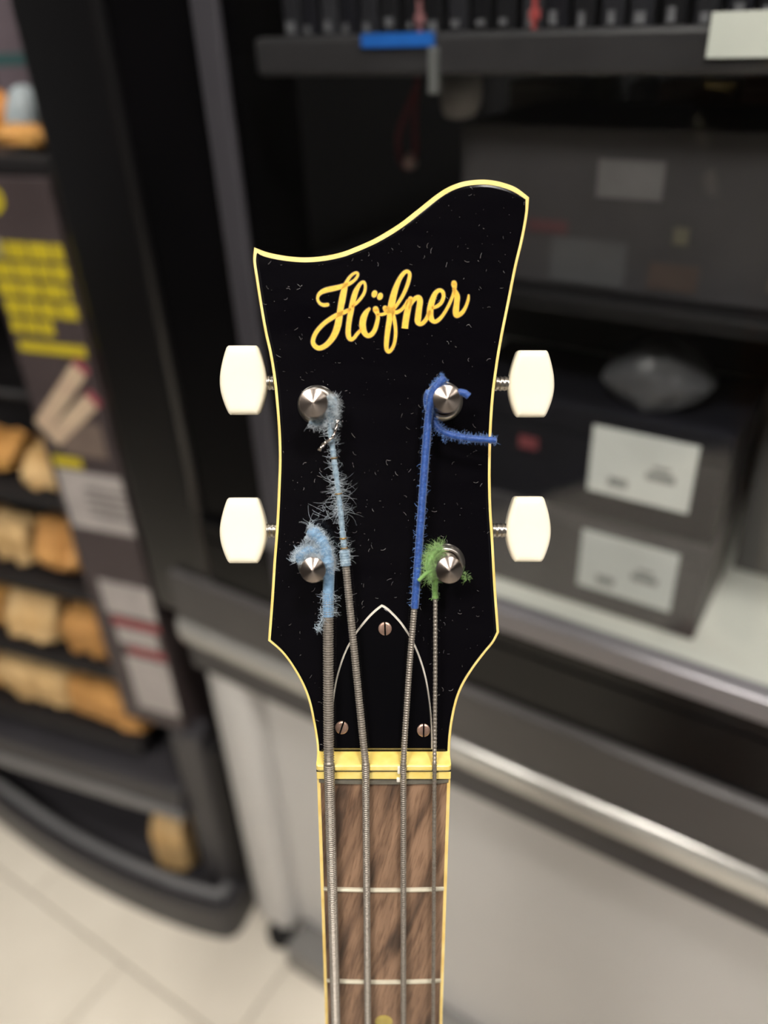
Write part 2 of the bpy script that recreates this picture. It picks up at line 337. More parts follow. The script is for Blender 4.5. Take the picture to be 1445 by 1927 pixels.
# small packets in a row on the top shelf
rp = random.Random(11); s = 0.15; np_ = 0
ORD = 'first second third fourth fifth sixth seventh eighth ninth tenth eleventh twelfth thirteenth fourteenth fifteenth sixteenth seventeenth eighteenth nineteenth twentieth'.split()
ORD += ['twenty-' + q for q in ORD[:9]] + ['thirtieth'] + ['thirty-' + q for q in ORD[:9]]
cols = ['#1c1c20', '#232327', '#131317', '#2a2a2f', '#1a1a21', '#333338']
while s < 0.62:
    wd = 0.0125; hgt = 0.075; c = rp.choice(cols); d0 = 0.046; np_ = np_ + 1
    fr = MC @ Matrix.Translation((s + wd / 2, d0 + 0.02, 1.1021)) @ Matrix.Rotation(rp.uniform(-0.06, 0.06), 4, 'Z')
    t = thing('packet', ORD[np_ - 1] + ' slim dark packet from the grey door frame, on the top shelf', 'packet', fr, 'slim packets along the top shelf')
    obj('body', box(-wd / 2, wd / 2, -0.018, 0.018, 0, hgt, 0.0015, 1), mat('pkt' + c, c, None, 0.4), t, fr)
    obj('foot_label', box(-wd * rp.uniform(0.1, 0.3), wd * rp.uniform(0.0, 0.28), -0.0192, -0.0178, 0.003 + rp.uniform(0, 0.003), 0.0075 + rp.uniform(0, 0.004)), mat('footlab', '#8a8a8e', '#4d4d52', 0.5, scale=200), t, fr)
    s += wd + 0.0022 + rp.uniform(0, 0.0015)
for sx, c, lb in ((0.333, '#b04a4a', 'small red clip standing on the price rail lip'), (0.262, '#9a6a6c', 'small faded pink clip above the blue price tag')):
    fr = MC @ Matrix.Translation((sx, 0.034, 1.1051)); t = thing('clip', lb, 'clip', fr)
    obj('stem', box(-0.0012, 0.0012, -0.0012, 0.0012, 0, 0.016), mat('clip' + c, c, None, 0.5), t, fr)
    obj('head', box(-0.003, 0.003, -0.0016, 0.0016, 0.004, 0.009, 0.0006, 1), mat('clip' + c, c), t, fr)

# ================================================================== firewood rack
aR = math.radians(68); U2 = Vector((math.sin(aR), -math.cos(aR), 0)); N2 = Vector((math.cos(aR), math.sin(aR), 0))
MR = frame_of(Vector((-0.25, 0.70, 0)), U2, N2, Zz)
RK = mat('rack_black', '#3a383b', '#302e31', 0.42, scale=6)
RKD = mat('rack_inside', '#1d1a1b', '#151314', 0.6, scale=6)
RKL = mat('rack_lip', '#7d7c7c', '#6b6a6b', 0.4, scale=6)
rack = thing('firewood_rack', 'black firewood rack with curved base and printed side board', 'rack', MR)
def rpart(n, vf, m, parent=None, smooth=False): return obj(n, vf, m, parent or rack, MR, smooth)
arc = spline([(-0.575, 0.06, 0), (-0.565, 0.04, 0), (-0.54, 0.03, 0), (-0.45, 0.006, 0), (-0.32, -0.024, 0), (-0.20, -0.042, 0), (-0.08, -0.050, 0), (0.0, -0.046, 0), (0.02, -0.036, 0), (0.026, -0.02, 0), (0.026, 0.0, 0)], 4)
base_o = arc + [Vector((0.020, 0.32, 0)), Vector((-0.575, 0.32, 0))]
ins = inset(base_o, 0.016)
rpart('base_ring', rings([atz(base_o, 0.001), atz(base_o, 0.064), atz(inset(base_o, 0.003), 0.070), atz(inset(base_o, 0.013), 0.070), atz(ins, 0.064), atz(ins, 0.012)]), RK)
rpart('base_lip', tube([Vector((p.x, p.y, 0.066)) for p in inset(base_o, 0.026)[:len(arc)]], 0.008, 8), RKL, None, True)
rpart('corner_post', box(-0.034, 0.010, -0.004, 0.03, 0.012, 0.37, 0.006), RK)
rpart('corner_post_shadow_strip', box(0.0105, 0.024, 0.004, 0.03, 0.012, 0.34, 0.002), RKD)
rpart('lower_shelf', box(-0.56, -0.0345, -0.012, 0.30, 0.205, 0.262, 0.006), RK)
rpart('shelf_lip', box(-0.56, -0.0345, -0.016, -0.0125, 0.205, 0.225, 0.001), RKL)
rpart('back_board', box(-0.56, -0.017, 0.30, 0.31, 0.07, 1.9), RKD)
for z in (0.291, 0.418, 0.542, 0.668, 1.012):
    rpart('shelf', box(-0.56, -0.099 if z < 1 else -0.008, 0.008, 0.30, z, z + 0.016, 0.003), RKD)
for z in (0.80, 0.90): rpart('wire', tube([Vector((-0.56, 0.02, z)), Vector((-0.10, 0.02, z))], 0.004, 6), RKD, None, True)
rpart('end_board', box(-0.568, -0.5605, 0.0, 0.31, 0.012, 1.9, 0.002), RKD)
# printed board
BRD = mat('board_brown', '#4a4041', '#3d3435', 0.5, scale=12)
pb = rpart('printed_board', box(-0.098, -0.010, 0.0, 0.008, 0.372, 1.012, 0.001), BRD)
rpart('side_board', box(-0.016, -0.010, 0.0085, 0.30, 0.30, 1.012), BRD)
YEL = mat('ink_yellow', '#c9b62a', '#b8a522', 0.5, scale=60)
WHT = mat('ink_white', '#b5aeaa', '#a39c99', 0.5, scale=40)
RED = mat('ink_red', '#a04a4e', None, 0.5)
def ink(n, x0, x1, z0, z1, m): rpart(n, box(x0, x1, -0.0012, -0.0002, z0, z1), m, pb)
rows = [(-0.094, -0.0115, 0.946, 0.960), (-0.094, -0.0115, 0.929, 0.942), (-0.094, -0.014, 0.912, 0.925), (-0.092, -0.0125, 0.894, 0.908), (-0.092, -0.044, 0.877, 0.890)]
ri = random.Random(5)
for x0, x1, z0, z1 in rows:
    x = x0
    while x < x1 - 0.004:
        l = min(ri.uniform(0.012, 0.024), x1 - x); ink('print_word', x, x + l, z0, z1, YEL); x += l + 0.0032
ink('print_bar', -0.090, -0.014, 0.859, 0.869, YEL)
pts = [Vector((-0.080 + 0.020 * math.cos(a * math.pi / 10), 0.995 + 0.014 * math.sin(a * math.pi / 10), 0)) for a in range(20)]
obj('print_disc', prism(pts, 0.0002, 0.0012), YEL, pb, MR @ RX)
ink('print_patch', -0.098, -0.078, 0.946, 0.962, WHT)
for (xa, za, xb, zb) in ((-0.094, 0.778, -0.027, 0.846), (-0.083, 0.766, -0.022, 0.815)):
    d = Vector((xb - xa, 0, zb - za)).normalized(); q = Vector((-d.z, 0, d.x)) * 0.0085; A_, B_ = Vector((xa, 0, za)), Vector((xb, 0, zb))
    def quad(p, e):
        v = [p + q, e + q, e - q, p - q]; return ([Vector((t.x, -0.0014, t.z)) for t in v] + [Vector((t.x, -0.0002, t.z)) for t in v], [(0, 1, 2, 3), (7, 6, 5, 4), (0, 1, 5, 4), (1, 2, 6, 5), (2, 3, 7, 6), (3, 0, 4, 7)])
    rpart('print_match', quad(A_, B_), mat('ink_match', '#cdb79a', '#c0a68f', 0.5, scale=30), pb)
    rpart('print_match_tip', quad(B_, B_ + d * 0.008), mat('ink_pink', '#9a4a55', None, 0.5), pb)
ink('print_photo', -0.072, -0.020, 0.752, 0.790, mat('ink_taupe', '#77675e', '#6a5c54', 0.5, scale=60))
ink('print_bar', -0.090, -0.055, 0.736, 0.747, YEL)
ink('print_panel', -0.090, -0.0108, 0.662, 0.732, WHT)
for k in range(4): ink('print_line', -0.062, -0.010, 0.680 + k * 0.010, 0.684 + k * 0.010, BRD)
ink('print_panel', -0.078, -0.010, 0.546, 0.592, WHT); ink('print_rule', -0.074, -0.010, 0.530, 0.540, RED)
ink('print_panel', -0.072, -0.016, 0.502, 0.526, WHT); ink('print_rule', -0.062, -0.0112, 0.488, 0.498, RED)
ink('print_panel', -0.070, -0.0108, 0.398, 0.482, WHT)
# split logs
WOODS = [mat('split_wood_a', '#d9a55a', '#b98243', 0.75, scale=22, stretch=(0.25, 1.6, 1.6), bump=0.6, bscale=50), mat('split_wood_b', '#cf9a58', '#a8763e', 0.75, scale=26, stretch=(0.3, 1.8, 1.8), bump=0.6, bscale=50),
         mat('split_wood_c', '#dcbd8c', '#c39c63', 0.75, scale=20, stretch=(0.3, 1.5, 1.5), bump=0.6, bscale=50)]
BARK = mat('bark', '#9c8468', '#6f5a45', 0.9, scale=40, bump=0.8)
def log(label, s0_, s1_, d, z, h, wd, seed, group='split logs on the rack', tilt=0.0):
    s0, s1 = s0_ + 0.007, s1_ - 0.004; r = random.Random(seed); L = s1 - s0; n = 9; k = 7
    ang = sorted(r.uniform(0, 0.5) + i * 2 * math.pi / k for i in range(k)); rad = [r.uniform(0.75, 1.1) for _ in range(k)]
    lo = []; mn = 9
    for i in range(n):
        x = -L / 2 + L * i / (n - 1) + r.uniform(-0.003, 0.003); e = 0.88 if i in (0, n - 1) else 1.0
        l = []
        for a, q in zip(ang, rad):
            g = q * e * r.uniform(0.84, 1.12); p = Vector((x + r.uniform(-0.004, 0.004), wd * g * math.cos(a), max(0.0, h / 2 + h / 2 * g * math.sin(a)))); mn = min(mn, p.z); l.append(p)
        lo.append(l)
    fr = MR @ Matrix.Translation(((s0 + s1) / 2, d, z - mn)) @ Matrix.Rotation(tilt, 4, 'Z')
    t = thing('split_log', label, 'log', fr, group)
    obj('wood', rings(lo), WOODS[seed % 3], t, fr)
    bk = [[Vector((p.x, p.y * 1.0, p.z)) for p in l] for l in lo]
    V, F = [], []
    for i in range(n):
        a, b = lo[i][0], lo[i][-1]; nrm = Vector((0, 0.5, 0.0)); V += [a + Vector((0, 0.0035, 0.001)), b + Vector((0, 0.0035, 0.001)), a, b]
    for i in range(n - 1):
        for x, y in ((0, 1), (2, 0), (1, 3), (3, 2)): F.append((i * 4 + x, i * 4 + y, i * 4 + 4 + y, i * 4 + 4 + x))
    obj('bark', (V, F), BARK, t, fr)
spec = [(-0.170, -0.104, 0.045, 0.685, 0.055, 'short golden split log on the highest log shelf'), (-0.30, -0.176, 0.05, 0.685, 0.05, 'long split log on the highest log shelf'),
        (-0.188, -0.106, 0.042, 0.559, 0.086, 'thick golden split log on the second log shelf'), (-0.262, -0.192, 0.045, 0.559, 0.082, 'stubby split log on the second log shelf'), (-0.40, -0.268, 0.05, 0.559, 0.08, 'end split log on the second log shelf'),
        (-0.186, -0.103, 0.042, 0.435, 0.086, 'rounded amber split log on the third log shelf'), (-0.275, -0.190, 0.045, 0.435, 0.084, 'darker split log on the third log shelf'), (-0.43, -0.28, 0.05, 0.435, 0.08, 'end split log on the third log shelf'),
        (-0.205, -0.092, 0.036, 0.308, 0.092, 'amber split log on the bottom log shelf beside the board'), (-0.335, -0.210, 0.04, 0.308, 0.09, 'pale split log on the bottom log shelf'), (-0.50, -0.34, 0.05, 0.308, 0.09, 'end split log on the bottom log shelf')]
for i, (a, b, d, z, h, lb) in enumerate(spec): log(lb, a, b, d, z, h, 0.034, 20 + i)
log('upright split log standing inside the curved rack base', -0.135, -0.075, 0.03, 0.013, 0.15, 0.03, 50)
# goods at the rack top
def lump(name, label, cat, s, d, z, rx, ry, rz, m, seed):
    r = random.Random(seed); bm = bmesh.new(); bmesh.ops.create_icosphere(bm, subdivisions=3, radius=1.0); ds = [Vector((r.uniform(-1, 1), r.uniform(-1, 1), r.uniform(-1, 1))).normalized() for _ in range(10)]
    for v in bm.verts:
        k = 1 + 0.12 * sum(max(0, v.co.dot(q)) ** 8 for q in ds); v.co = Vector((v.co.x * rx * k, v.co.y * ry * k, max(0, rz * 0.85 + v.co.z * rz * k)))
    bm.verts.index_update(); vf = ([v.co.copy() for v in bm.verts], [tuple(v.index for v in f.verts) for f in bm.faces]); bm.free()
    return tag(obj(name, vf, m, None, MR @ Matrix.Translation((s, d, z)), True), label, cat)
log('flat golden log on the rack top tray', -0.078, -0.010, 0.035, 1.0285, 0.024, 0.02, 63)
lump('pouch', 'small orange pouch behind the top tray log', 'pouch', -0.128, 0.085, 1.0285, 0.022, 0.016, 0.024, mat('pouch_orange', '#dd9443', '#c47f38', 0.5), 2)
lump('pouch', 'small pale blue pouch beside the orange pouch', 'pouch', -0.094, 0.085, 1.0285, 0.015, 0.013, 0.024, mat('pouch_blue', '#c3cdd0', '#aab6ba', 0.4), 4)
t = thing('carton', 'lilac grey carton with teal stripe behind the pouches', 'box', MR @ Matrix.Translation((-0.09, 0.16, 1.0285)))
obj('body', box(-0.07, 0.07, -0.03, 0.03, 0, 0.13, 0.002), mat('carton_lilac', '#7d7178', '#6e636a', 0.5), t, WM[t])
obj('stripe', box(-0.0702, 0.0702, -0.0306, -0.0298, 0.058, 0.068), mat('stripe_teal', '#456a6a', None, 0.5), t, WM[t])

# ================================================================== the bass
def bframe(px, py, dep, T):
    o = CAM + ray(px, py) * dep; t = math.radians(T)
    return frame_of(o, WR @ Vector((1, 0, 0)), WR @ Vector((0, -math.cos(t), -math.sin(t))), WR @ Vector((0, math.sin(t), -math.cos(t))))
MN = bframe(722, 1470, 0.2475, 20)      # neck: x across, y towards the head, z off the fretboard; origin at the zero fret
MH = bframe(722, 1410, 0.250, 5)        # headstock face
HN = MN.inverted() @ MH
def on(M, px, py, h=0.0):
    o = M.translation; z = M.to_3x3() @ Vector((0, 0, 1)); r = ray(px, py); t = (o + z * h - CAM).dot(z) / r.dot(z)
    q = M.inverted() @ (CAM + r * t); return Vector((q.x, q.y, h))
def H(px, py, h=0.0): return on(MH, px, py, h)
def Fb(px, py, h=0.0): return on(MN, px, py, h)
TAIL = -0.9385
bass = thing('bass_guitar', 'black-headed violin bass with cream binding, pearl-white tuner buttons and gold script logo', 'bass guitar', MN @ Matrix.Translation((0, TAIL, -0.01)))
BLACK = mat('lacquer_black', '#08070a', '#060508', 0.05, scale=25, stretch=(1, 6, 1), rvar=0.05, spec=0.5)
CREAM = mat('binding_cream', '#f3d98a', '#e3c069', 0.35, scale=120, coat=0.4)
NICK = mat('nickel', '#b9b3ab', '#a59f97', 0.28, 0.95, scale=300)
NICKB = mat('nickel_turned', '#bdb0a6', '#a99c92', 0.30, 1.0, scale=40, aniso=0.85)
IVORY = mat('button_ivory', '#f6eeda', '#f3e9cf', 0.30, scale=40, coat=0.5)
def bp(n, vf, m, parent=None, fr=MH, smooth=False): return obj(n, vf, m, parent or bass, fr, smooth)
# --- headstock outline (traced clockwise from the left horn), real size on its own plane
top = [(478, 465), (505, 475), (543, 482), (578, 484), (612, 481), (640, 475), (663, 467), (706, 448), (749, 422), (783, 396), (818, 368), (843, 352), (869, 342), (895, 338), (920, 338), (946, 343), (972, 353), (996, 371)]
right = [(996, 371), (993, 405), (985, 449), (972, 504), (959, 569), (946, 634), (937, 687), (930, 741), (926, 795), (924, 850), (923.5, 905), (925, 960), (928.5, 1015), (933, 1098), (937, 1155), (939.5, 1190)]
rlow = [(939.5, 1190), (929, 1210), (915, 1227), (895, 1253), (875, 1284), (862, 1314), (854, 1347), (849, 1380), (847, 1410), (847, 1438)]
llow = [(596, 1438), (596, 1410), (594, 1390), (588, 1355), (580, 1319), (568, 1288), (550, 1256), (530, 1229), (504, 1206)]
left = [(504, 1206), (507, 1165), (510, 1125), (514, 1060), (518, 1008), (521, 959), (523, 910), (524.4, 862), (523, 813), (519.5, 764), (514.6, 715), (507, 667), (498, 627), (489, 577), (481, 526), (476, 490), (478, 465)]
outl, wid = [], []
for seg, wm in ((top, 1.45), (right, 0.85), (rlow, 0.8), (None, 0.0), (llow, 0.75), (left, 0.85)):
    if seg is None: continue
    p = spline([(x, y, 0) for x, y in seg], 5)[:-1]
    outl += [H(q.x, q.y) for q in p]; wid += [wm * 0.001] * len(p)
# blend the binding width at the corners
wid = [sum(wid[(i + k) % len(wid)] for k in range(-4, 5)) / 9 for i in range(len(wid))]
back_o = inset(outl, 0.0011)
bp('headstock_back', rings([atz(inset(back_o, 0.002), -0.0150), atz(back_o, -0.0130), atz(back_o, -0.0030)]), mat('lacquer_back', '#120c0a', '#0c0807', 0.2), None, MH)
bp('headstock_binding', rings([atz(outl, -0.0030), atz(outl, -0.0003), atz(inset(outl, 0.0002), -0.00005), atz(inset(outl, [x + 0.0006 for x in wid]), -0.00005)]), CREAM)
fo = inset(outl, wid)
head = bp('headstock_face', rings([atz(fo, -0.0006), atz(fo, 0.00002), atz(inset(fo, 0.00025), 0.00022), atz(inset(fo, 0.0008), 0.0003)]), BLACK)
FZ = 0.0003
# --- gold script
A1 = lambda x, y, w: (575 + x / 9.03, 500 + y / 9.03, w / 9.03)
B1 = lambda x, y, w: (715 + x / 8.028, 500 + y / 8.028, w / 8.028)
strokes = [
 [A1(*q) for q in ((372,662,58),(310,668,60),(250,645,48),(208,585,42),(212,515,50),(262,455,68),(350,415,84),(470,388,86),(580,362,80),(660,335,74),(740,305,62),(820,255,46),(875,190,42),(888,140,40),(862,118,40),(805,142,42),(745,200,48),(704,268,58),(676,335,78),(650,440,100),(622,580,108),(592,740,100),(568,900,108),(545,1020,110),(500,1150,104),(430,1265,92),(340,1355,84),(240,1400,78),(165,1372,74),(125,1300,70),(145,1200,68),(210,1090,68),(310,985,68),(420,905,72),(530,842,78),(630,800,72),(745,752,66))],
 [A1(*q) for q in ((795,690,46),(870,628,48),(945,545,48),(1000,450,46),(1015,350,42),(992,282,46),(945,292,50),(898,350,62),(852,440,82),(818,550,90),(792,650,86),(772,760,92),(746,900,86),(727,1050,84),(724,1160,84),(742,1228,74),(778,1252,66),(825,1225,56),(875,1160,54),(925,1105,54))],
 [A1(*q) for q in ((1080,732,44),(1032,790,78),(988,880,102),(968,990,106),(978,1085,104),(1012,1155,86),(1062,1190,76),(1122,1165,74),(1175,1090,70),(1208,990,66),(1228,890,60),(1222,820,66),(1196,755,96),(1190,735,90))],
 [A1(*q) for q in ((1225,828,46),(1300,828,48),(1375,800,56),(1420,770,60))],
 [B1(*q) for q in ((78,640,72),(95,655,100),(150,672,90),(200,692,62),(250,704,56),(320,668,48),(378,602,46),(418,530,44))],
 [B1(*q) for q in ((205,655,50),(270,570,48),(345,450,50),(405,315,52),(442,190,52),(446,120,50),(412,86,50),(362,110,56),(302,190,62),(252,300,76),(212,420,90),(182,550,100),(164,680,108),(148,800,86),(124,930,76),(106,1070,72),(96,1190,66),(102,1265,60),(132,1296,58),(175,1262,50),(214,1180,46),(234,1060,48),(235,950,48),(222,850,52),(204,760,52),(190,700,60))],
 [B1(*q) for q in ((462,500,70),(448,540,88),(430,610,92),(406,730,92),(386,850,92),(375,950,92))],
 [B1(*q) for q in ((440,640,40),(488,545,56),(535,495,66),(585,488,84),(604,545,84),(590,650,86),(576,770,90),(572,845,86),(602,882,60),(652,862,58),(708,792,58),(745,700,58))],
 [B1(*q) for q in ((800,636,46),(870,608,50),(930,550,52),(960,460,52),(944,392,54),(895,372,56),(842,410,66),(802,490,80),(772,590,90),(756,700,96),(766,785,88),(812,842,62),(872,828,56),(940,760,48),(1010,650,44),(1070,530,44),(1112,420,46),(1126,350,56),(1120,285,80),(1118,262,74))],
 [B1(*q) for q in ((1118,350,48),(1142,405,70),(1164,470,84),(1158,570,80),(1146,680,90),(1154,742,84),(1192,742,66),(1250,698,56),(1300,610,44),(1330,520,40),(1340,448,26))],
]
def ribbon(st, grow, h, flat_end=False):
    P = spline([(x, y, w_) for x, y, w_ in st], 7); V, F = [], []
    n = len(P)
    for i, p in enumerate(P):
        t = Vector((P[min(i + 1, n - 1)].x - P[max(i - 1, 0)].x, P[min(i + 1, n - 1)].y - P[max(i - 1, 0)].y)).normalized(); nn = Vector((-t.y, t.x)); r = p.z / 2 + grow
        V += [H(p.x + nn.x * r, p.y + nn.y * r, h), H(p.x - nn.x * r, p.y - nn.y * r, h)]
    for i in range(n - 1): F.append((2 * i, 2 * i + 1, 2 * i + 3, 2 * i + 2))
    for p in ([P[0]] if flat_end else [P[0], P[-1]]):
        k = len(V); r = p.z / 2 + grow; V += [H(p.x + r * math.cos(a * math.pi / 8), p.y + r * math.sin(a * math.pi / 8), h) for a in range(16)]; F.append(tuple(range(k, k + 16)))
    return V, F
def ell(x, y, rx, ry, rot, grow, h):
    V = []
    for a in range(20):
        q = a * math.pi / 10; u_, v_ = (rx + grow) * math.cos(q), (ry + grow) * math.sin(q); V.append(H(x + u_ * math.cos(rot) - v_ * math.sin(rot), y + u_ * math.sin(rot) + v_ * math.cos(rot), h))
    return V, [tuple(range(20))]
dots = [(575 + 1170 / 9.03, 500 + 480 / 9.03), (575 + 1265 / 9.03, 500 + 522 / 9.03)]
def slab(vf, dz):   # give the flat strokes thickness
    V, F = vf; n = len(V); V2 = list(V) + [v - Vector((0, 0, dz)) for v in V]; E_ = {}
    for f in F:
        for a, b in zip(f, f[1:] + f[:1]): E_[(a, b)] = 1
    side = [(a, b, b + n, a + n) for (a, b) in E_ if (b, a) not in E_]
    return V2, list(F) + side
letters = lambda g, h: join(*[slab(ribbon(s_, g, h, k == 6), 0.00005) for k, s_ in enumerate(strokes)], *[slab(ell(x, y, 5.0, 6.8, 0.35, g, h), 0.00005) for x, y in dots])
bp('script_outline', letters(1.5, FZ + 0.00006), mat('script_edge', '#4a3408', '#3d2a05', 0.4), head)
lg = bp('script_lettering', letters(0, FZ + 0.00013), mat('script_gold', '#eebd3c', '#e0a92c', 0.4, scale=900, coat=0.3), head)
lg['label'] = 'gold script lettering with two dots over the o'
# --- lint and dust on the lacquer
rl_ = random.Random(21); V, F = [], []
def inside(p):
    c = False; n = len(fo); j = n - 1
    for i in range(n):
        if ((fo[i].y > p.y) != (fo[j].y > p.y)) and (p.x < (fo[j].x - fo[i].x) * (p.y - fo[i].y) / (fo[j].y - fo[i].y) + fo[i].x): c = not c
        j = i
    return c
k = 0; lint = []
while k < 560:
    p = H(rl_.uniform(480, 995), rl_.uniform(345, 1405))
    if not inside(p): continue
    k += 1
    if k < 230:
        a = rl_.uniform(0, 6.28); L_ = rl_.uniform(0.0004, 0.0017); c = rl_.uniform(-2.2, 2.2); q = [p + Vector((0, 0, FZ + 0.0001))]
        for _ in range(4): q.append(q[-1] + Vector((math.cos(a), math.sin(a), rl_.uniform(-0.1, 0.15))) * L_ / 4); a += c / 4
        lint.append(tube(q, 0.000032, 3))
    else:
        r = rl_.uniform(0.00004, 0.00011); b0 = p + Vector((0, 0, FZ + r)); lint.append(([b0 + Vector(d) * r for d in ((1, 0, 0), (0, 1, 0), (-1, 0, 0), (0, -1, 0), (0, 0, 1), (0, 0, -1))], [(0, 1, 4), (1, 2, 4), (2, 3, 4), (3, 0, 4), (1, 0, 5), (2, 1, 5), (3, 2, 5), (0, 3, 5)]))
tag(bp('lint', join(*lint), mat('lint', '#a5a19f', '#7d7977', 0.9, sheen=0.3), head), 'pale lint and dust specks', None, None, 'stuff')
# --- truss rod cover
arch_l = [(718, 1137), (706, 1146), (690, 1162), (668, 1190), (650, 1222), (637, 1258), (629, 1294), (624, 1340), (621, 1408)]
arch_r = [(813.5, 1408), (813, 1370), (810, 1325), (803, 1278), (791, 1236), (776, 1202), (757, 1172), (737, 1150), (725, 1140), (718, 1137)]
co = [H(q.x, q.y) for q in spline([(x, y, 0) for x, y in arch_l], 4)] + [H(q.x, q.y) for q in spline([(x, y, 0) for x, y in arch_r], 4)][:-1]
cov = bp('truss_rod_cover', rings([atz(inset(co, 0.0005), FZ), atz(inset(co, 0.0005), FZ + 0.0014), atz(inset(co, 0.0008), FZ + 0.0016)]), mat('cover_black', '#070609', '#050507', 0.12, scale=20))
bp('cover_edge', rings([atz(co, FZ), atz(co, FZ + 0.0006), atz(inset(co, 0.0005), FZ + 0.0012)]), mat('cover_white', '#d8d0c4', '#c8bfb2', 0.4), cov)
SCR = mat('screw_copper', '#c2a191', '#a08274', 0.38, 0.75, scale=500)
for x, y, rot in ((724.5, 1183, math.pi / 2 + .03), (643, 1369, 1.25), (797, 1374, math.pi / 2)):
    c = H(x, y, FZ + 0.0016); r = 0.00205; n = 28; V = []; F = []
    fr = MH @ Matrix.Translation(c) @ Matrix.Rotation(rot, 4, 'Z')
    # domed head cut by a slot: two half domes on a base disc
    hd = [lathe([(r, -0.0004), (r, 0.0)], n)]
    for sg in (1, -1):
        lo_ = []
        for kk, (sc, z) in enumerate(((1.0, 0.0), (0.97, 0.00045), (0.80, 0.00066), (0.4, 0.00076))):
            half = [Vector((r * sc * math.cos(a * math.pi / 12), sg * max(0.00026, r * sc * math.sin(a * math.pi / 12)), z)) for a in range(13)]; lo_.append(half)
        hd.append(rings(lo_))
    obj('screw', join(*hd), SCR, cov, fr)
# --- tuners
def post(tipx, tipy, rt, hgt):
    tip = H(tipx, tipy, hgt); fr = MH @ Matrix.Translation((tip.x, tip.y, FZ))
    t = obj('tuning_post', lathe([(rt * 0.92, 0), (rt * 0.92, 0.004), (rt * 0.80, 0.0052), (rt * 0.74, 0.0085), (rt * 0.80, 0.0105), (rt * 0.97, hgt - 0.0026), (rt, hgt - 0.0016), (rt * 0.97, hgt - 0.0012), (rt * 0.6, hgt - 0.0006), (rt * 0.1, hgt)], 48), NICKB, bass, fr, True)
    t.data.set_sharp_from_angle(angle=0.35)
    rb = 0.0059
    obj('bushing', lathe([(rb, 0), (rb, 0.0006), (rb * 0.96, 0.0011), (rb * 0.84, 0.0024), (rb * 0.74, 0.0027), (rb * 0.68, 0.0024), (rb * 0.66, 0.0002)], 36), NICK, t, fr, True)
    return Vector((tip.x, tip.y, 0))
PUL = post(589, 758, 0.0041, 0.0150); PUR = post(841, 751, 0.0039, 0.0150); PLL = post(588, 1074, 0.0037, 0.0150); PLR = post(846, 1074, 0.0039, 0.0150)
def button(px, py, shx, shy, edge_px, w_=44, h_=63, rot=0.0):
    z = -0.0075; c = on(MH, px, py, z); e = on(MH, edge_px, shy, z); s_ = on(MH, shx, shy, z)
    sc = (on(MH, px + 10, py, z) - c).length / 10; a, b = w_ * sc, h_ * sc
    half = [(0.50, -1.0), (0.60, -0.985), (0.68, -0.93), (0.80, -0.70), (0.91, -0.42), (0.98, -0.16), (1.0, 0.05), (0.985, 0.25), (0.92, 0.48), (0.80, 0.74), (0.68, 0.93), (0.60, 0.985), (0.50, 1.0)]
    o2 = spline([(x * a, -y * b, 0) for x, y in half] + [(-x * a, -y * b, 0) for x, y in reversed(half)], 3, True)
    th = 0.0034
    fr = MH @ Matrix.Translation(c) @ Matrix.Rotation(rot, 4, 'X')
    dome = lambda l, k: [Vector((p.x, p.y, k)) for p in l]
    sl = lambda q, k: [Vector((p.x * (1 - q / a), p.y * (1 - q / b), k)) for p in o2]
    t = obj('tuner_button', rings([sl(0.004, -th), sl(0.0016, -th + 0.0001), sl(0.0005, -th + 0.0006), sl(0.0001, -th + 0.0014), sl(0, th - 0.0016), sl(0.0002, th - 0.0010), sl(0.0006, th - 0.0005), sl(0.0012, th - 0.00015), sl(0.002, th - 0.00004), sl(0.003, th), sl(0.0052, th + 0.00004)]), IVORY, bass, fr, True)
    sg = 1 if e.x > c.x else -1
    x0 = c.x + sg * a * 0.9; x1 = e.x + sg * 0.006; n = 30
    path = [Vector((x0 + (x1 - x0) * i / n, s_.y, z)) for i in range(n + 1)]
    bp('shaft', tube(path, lambda i, s: 0.0021 + (0.0002 if i % 4 < 2 else 0), 18), NICK, t, MH, True)
    return t
button(459.5, 716, 509, 720, 516, 44, 64, 0.06); button(459.5, 997.5, 510, 998, 518, 44, 61.5, -0.03); button(998, 722.5, 945, 722, 934, 43, 62, 0.10); button(992.5, 995, 938, 998, 926, 42, 61.5, 0.0)
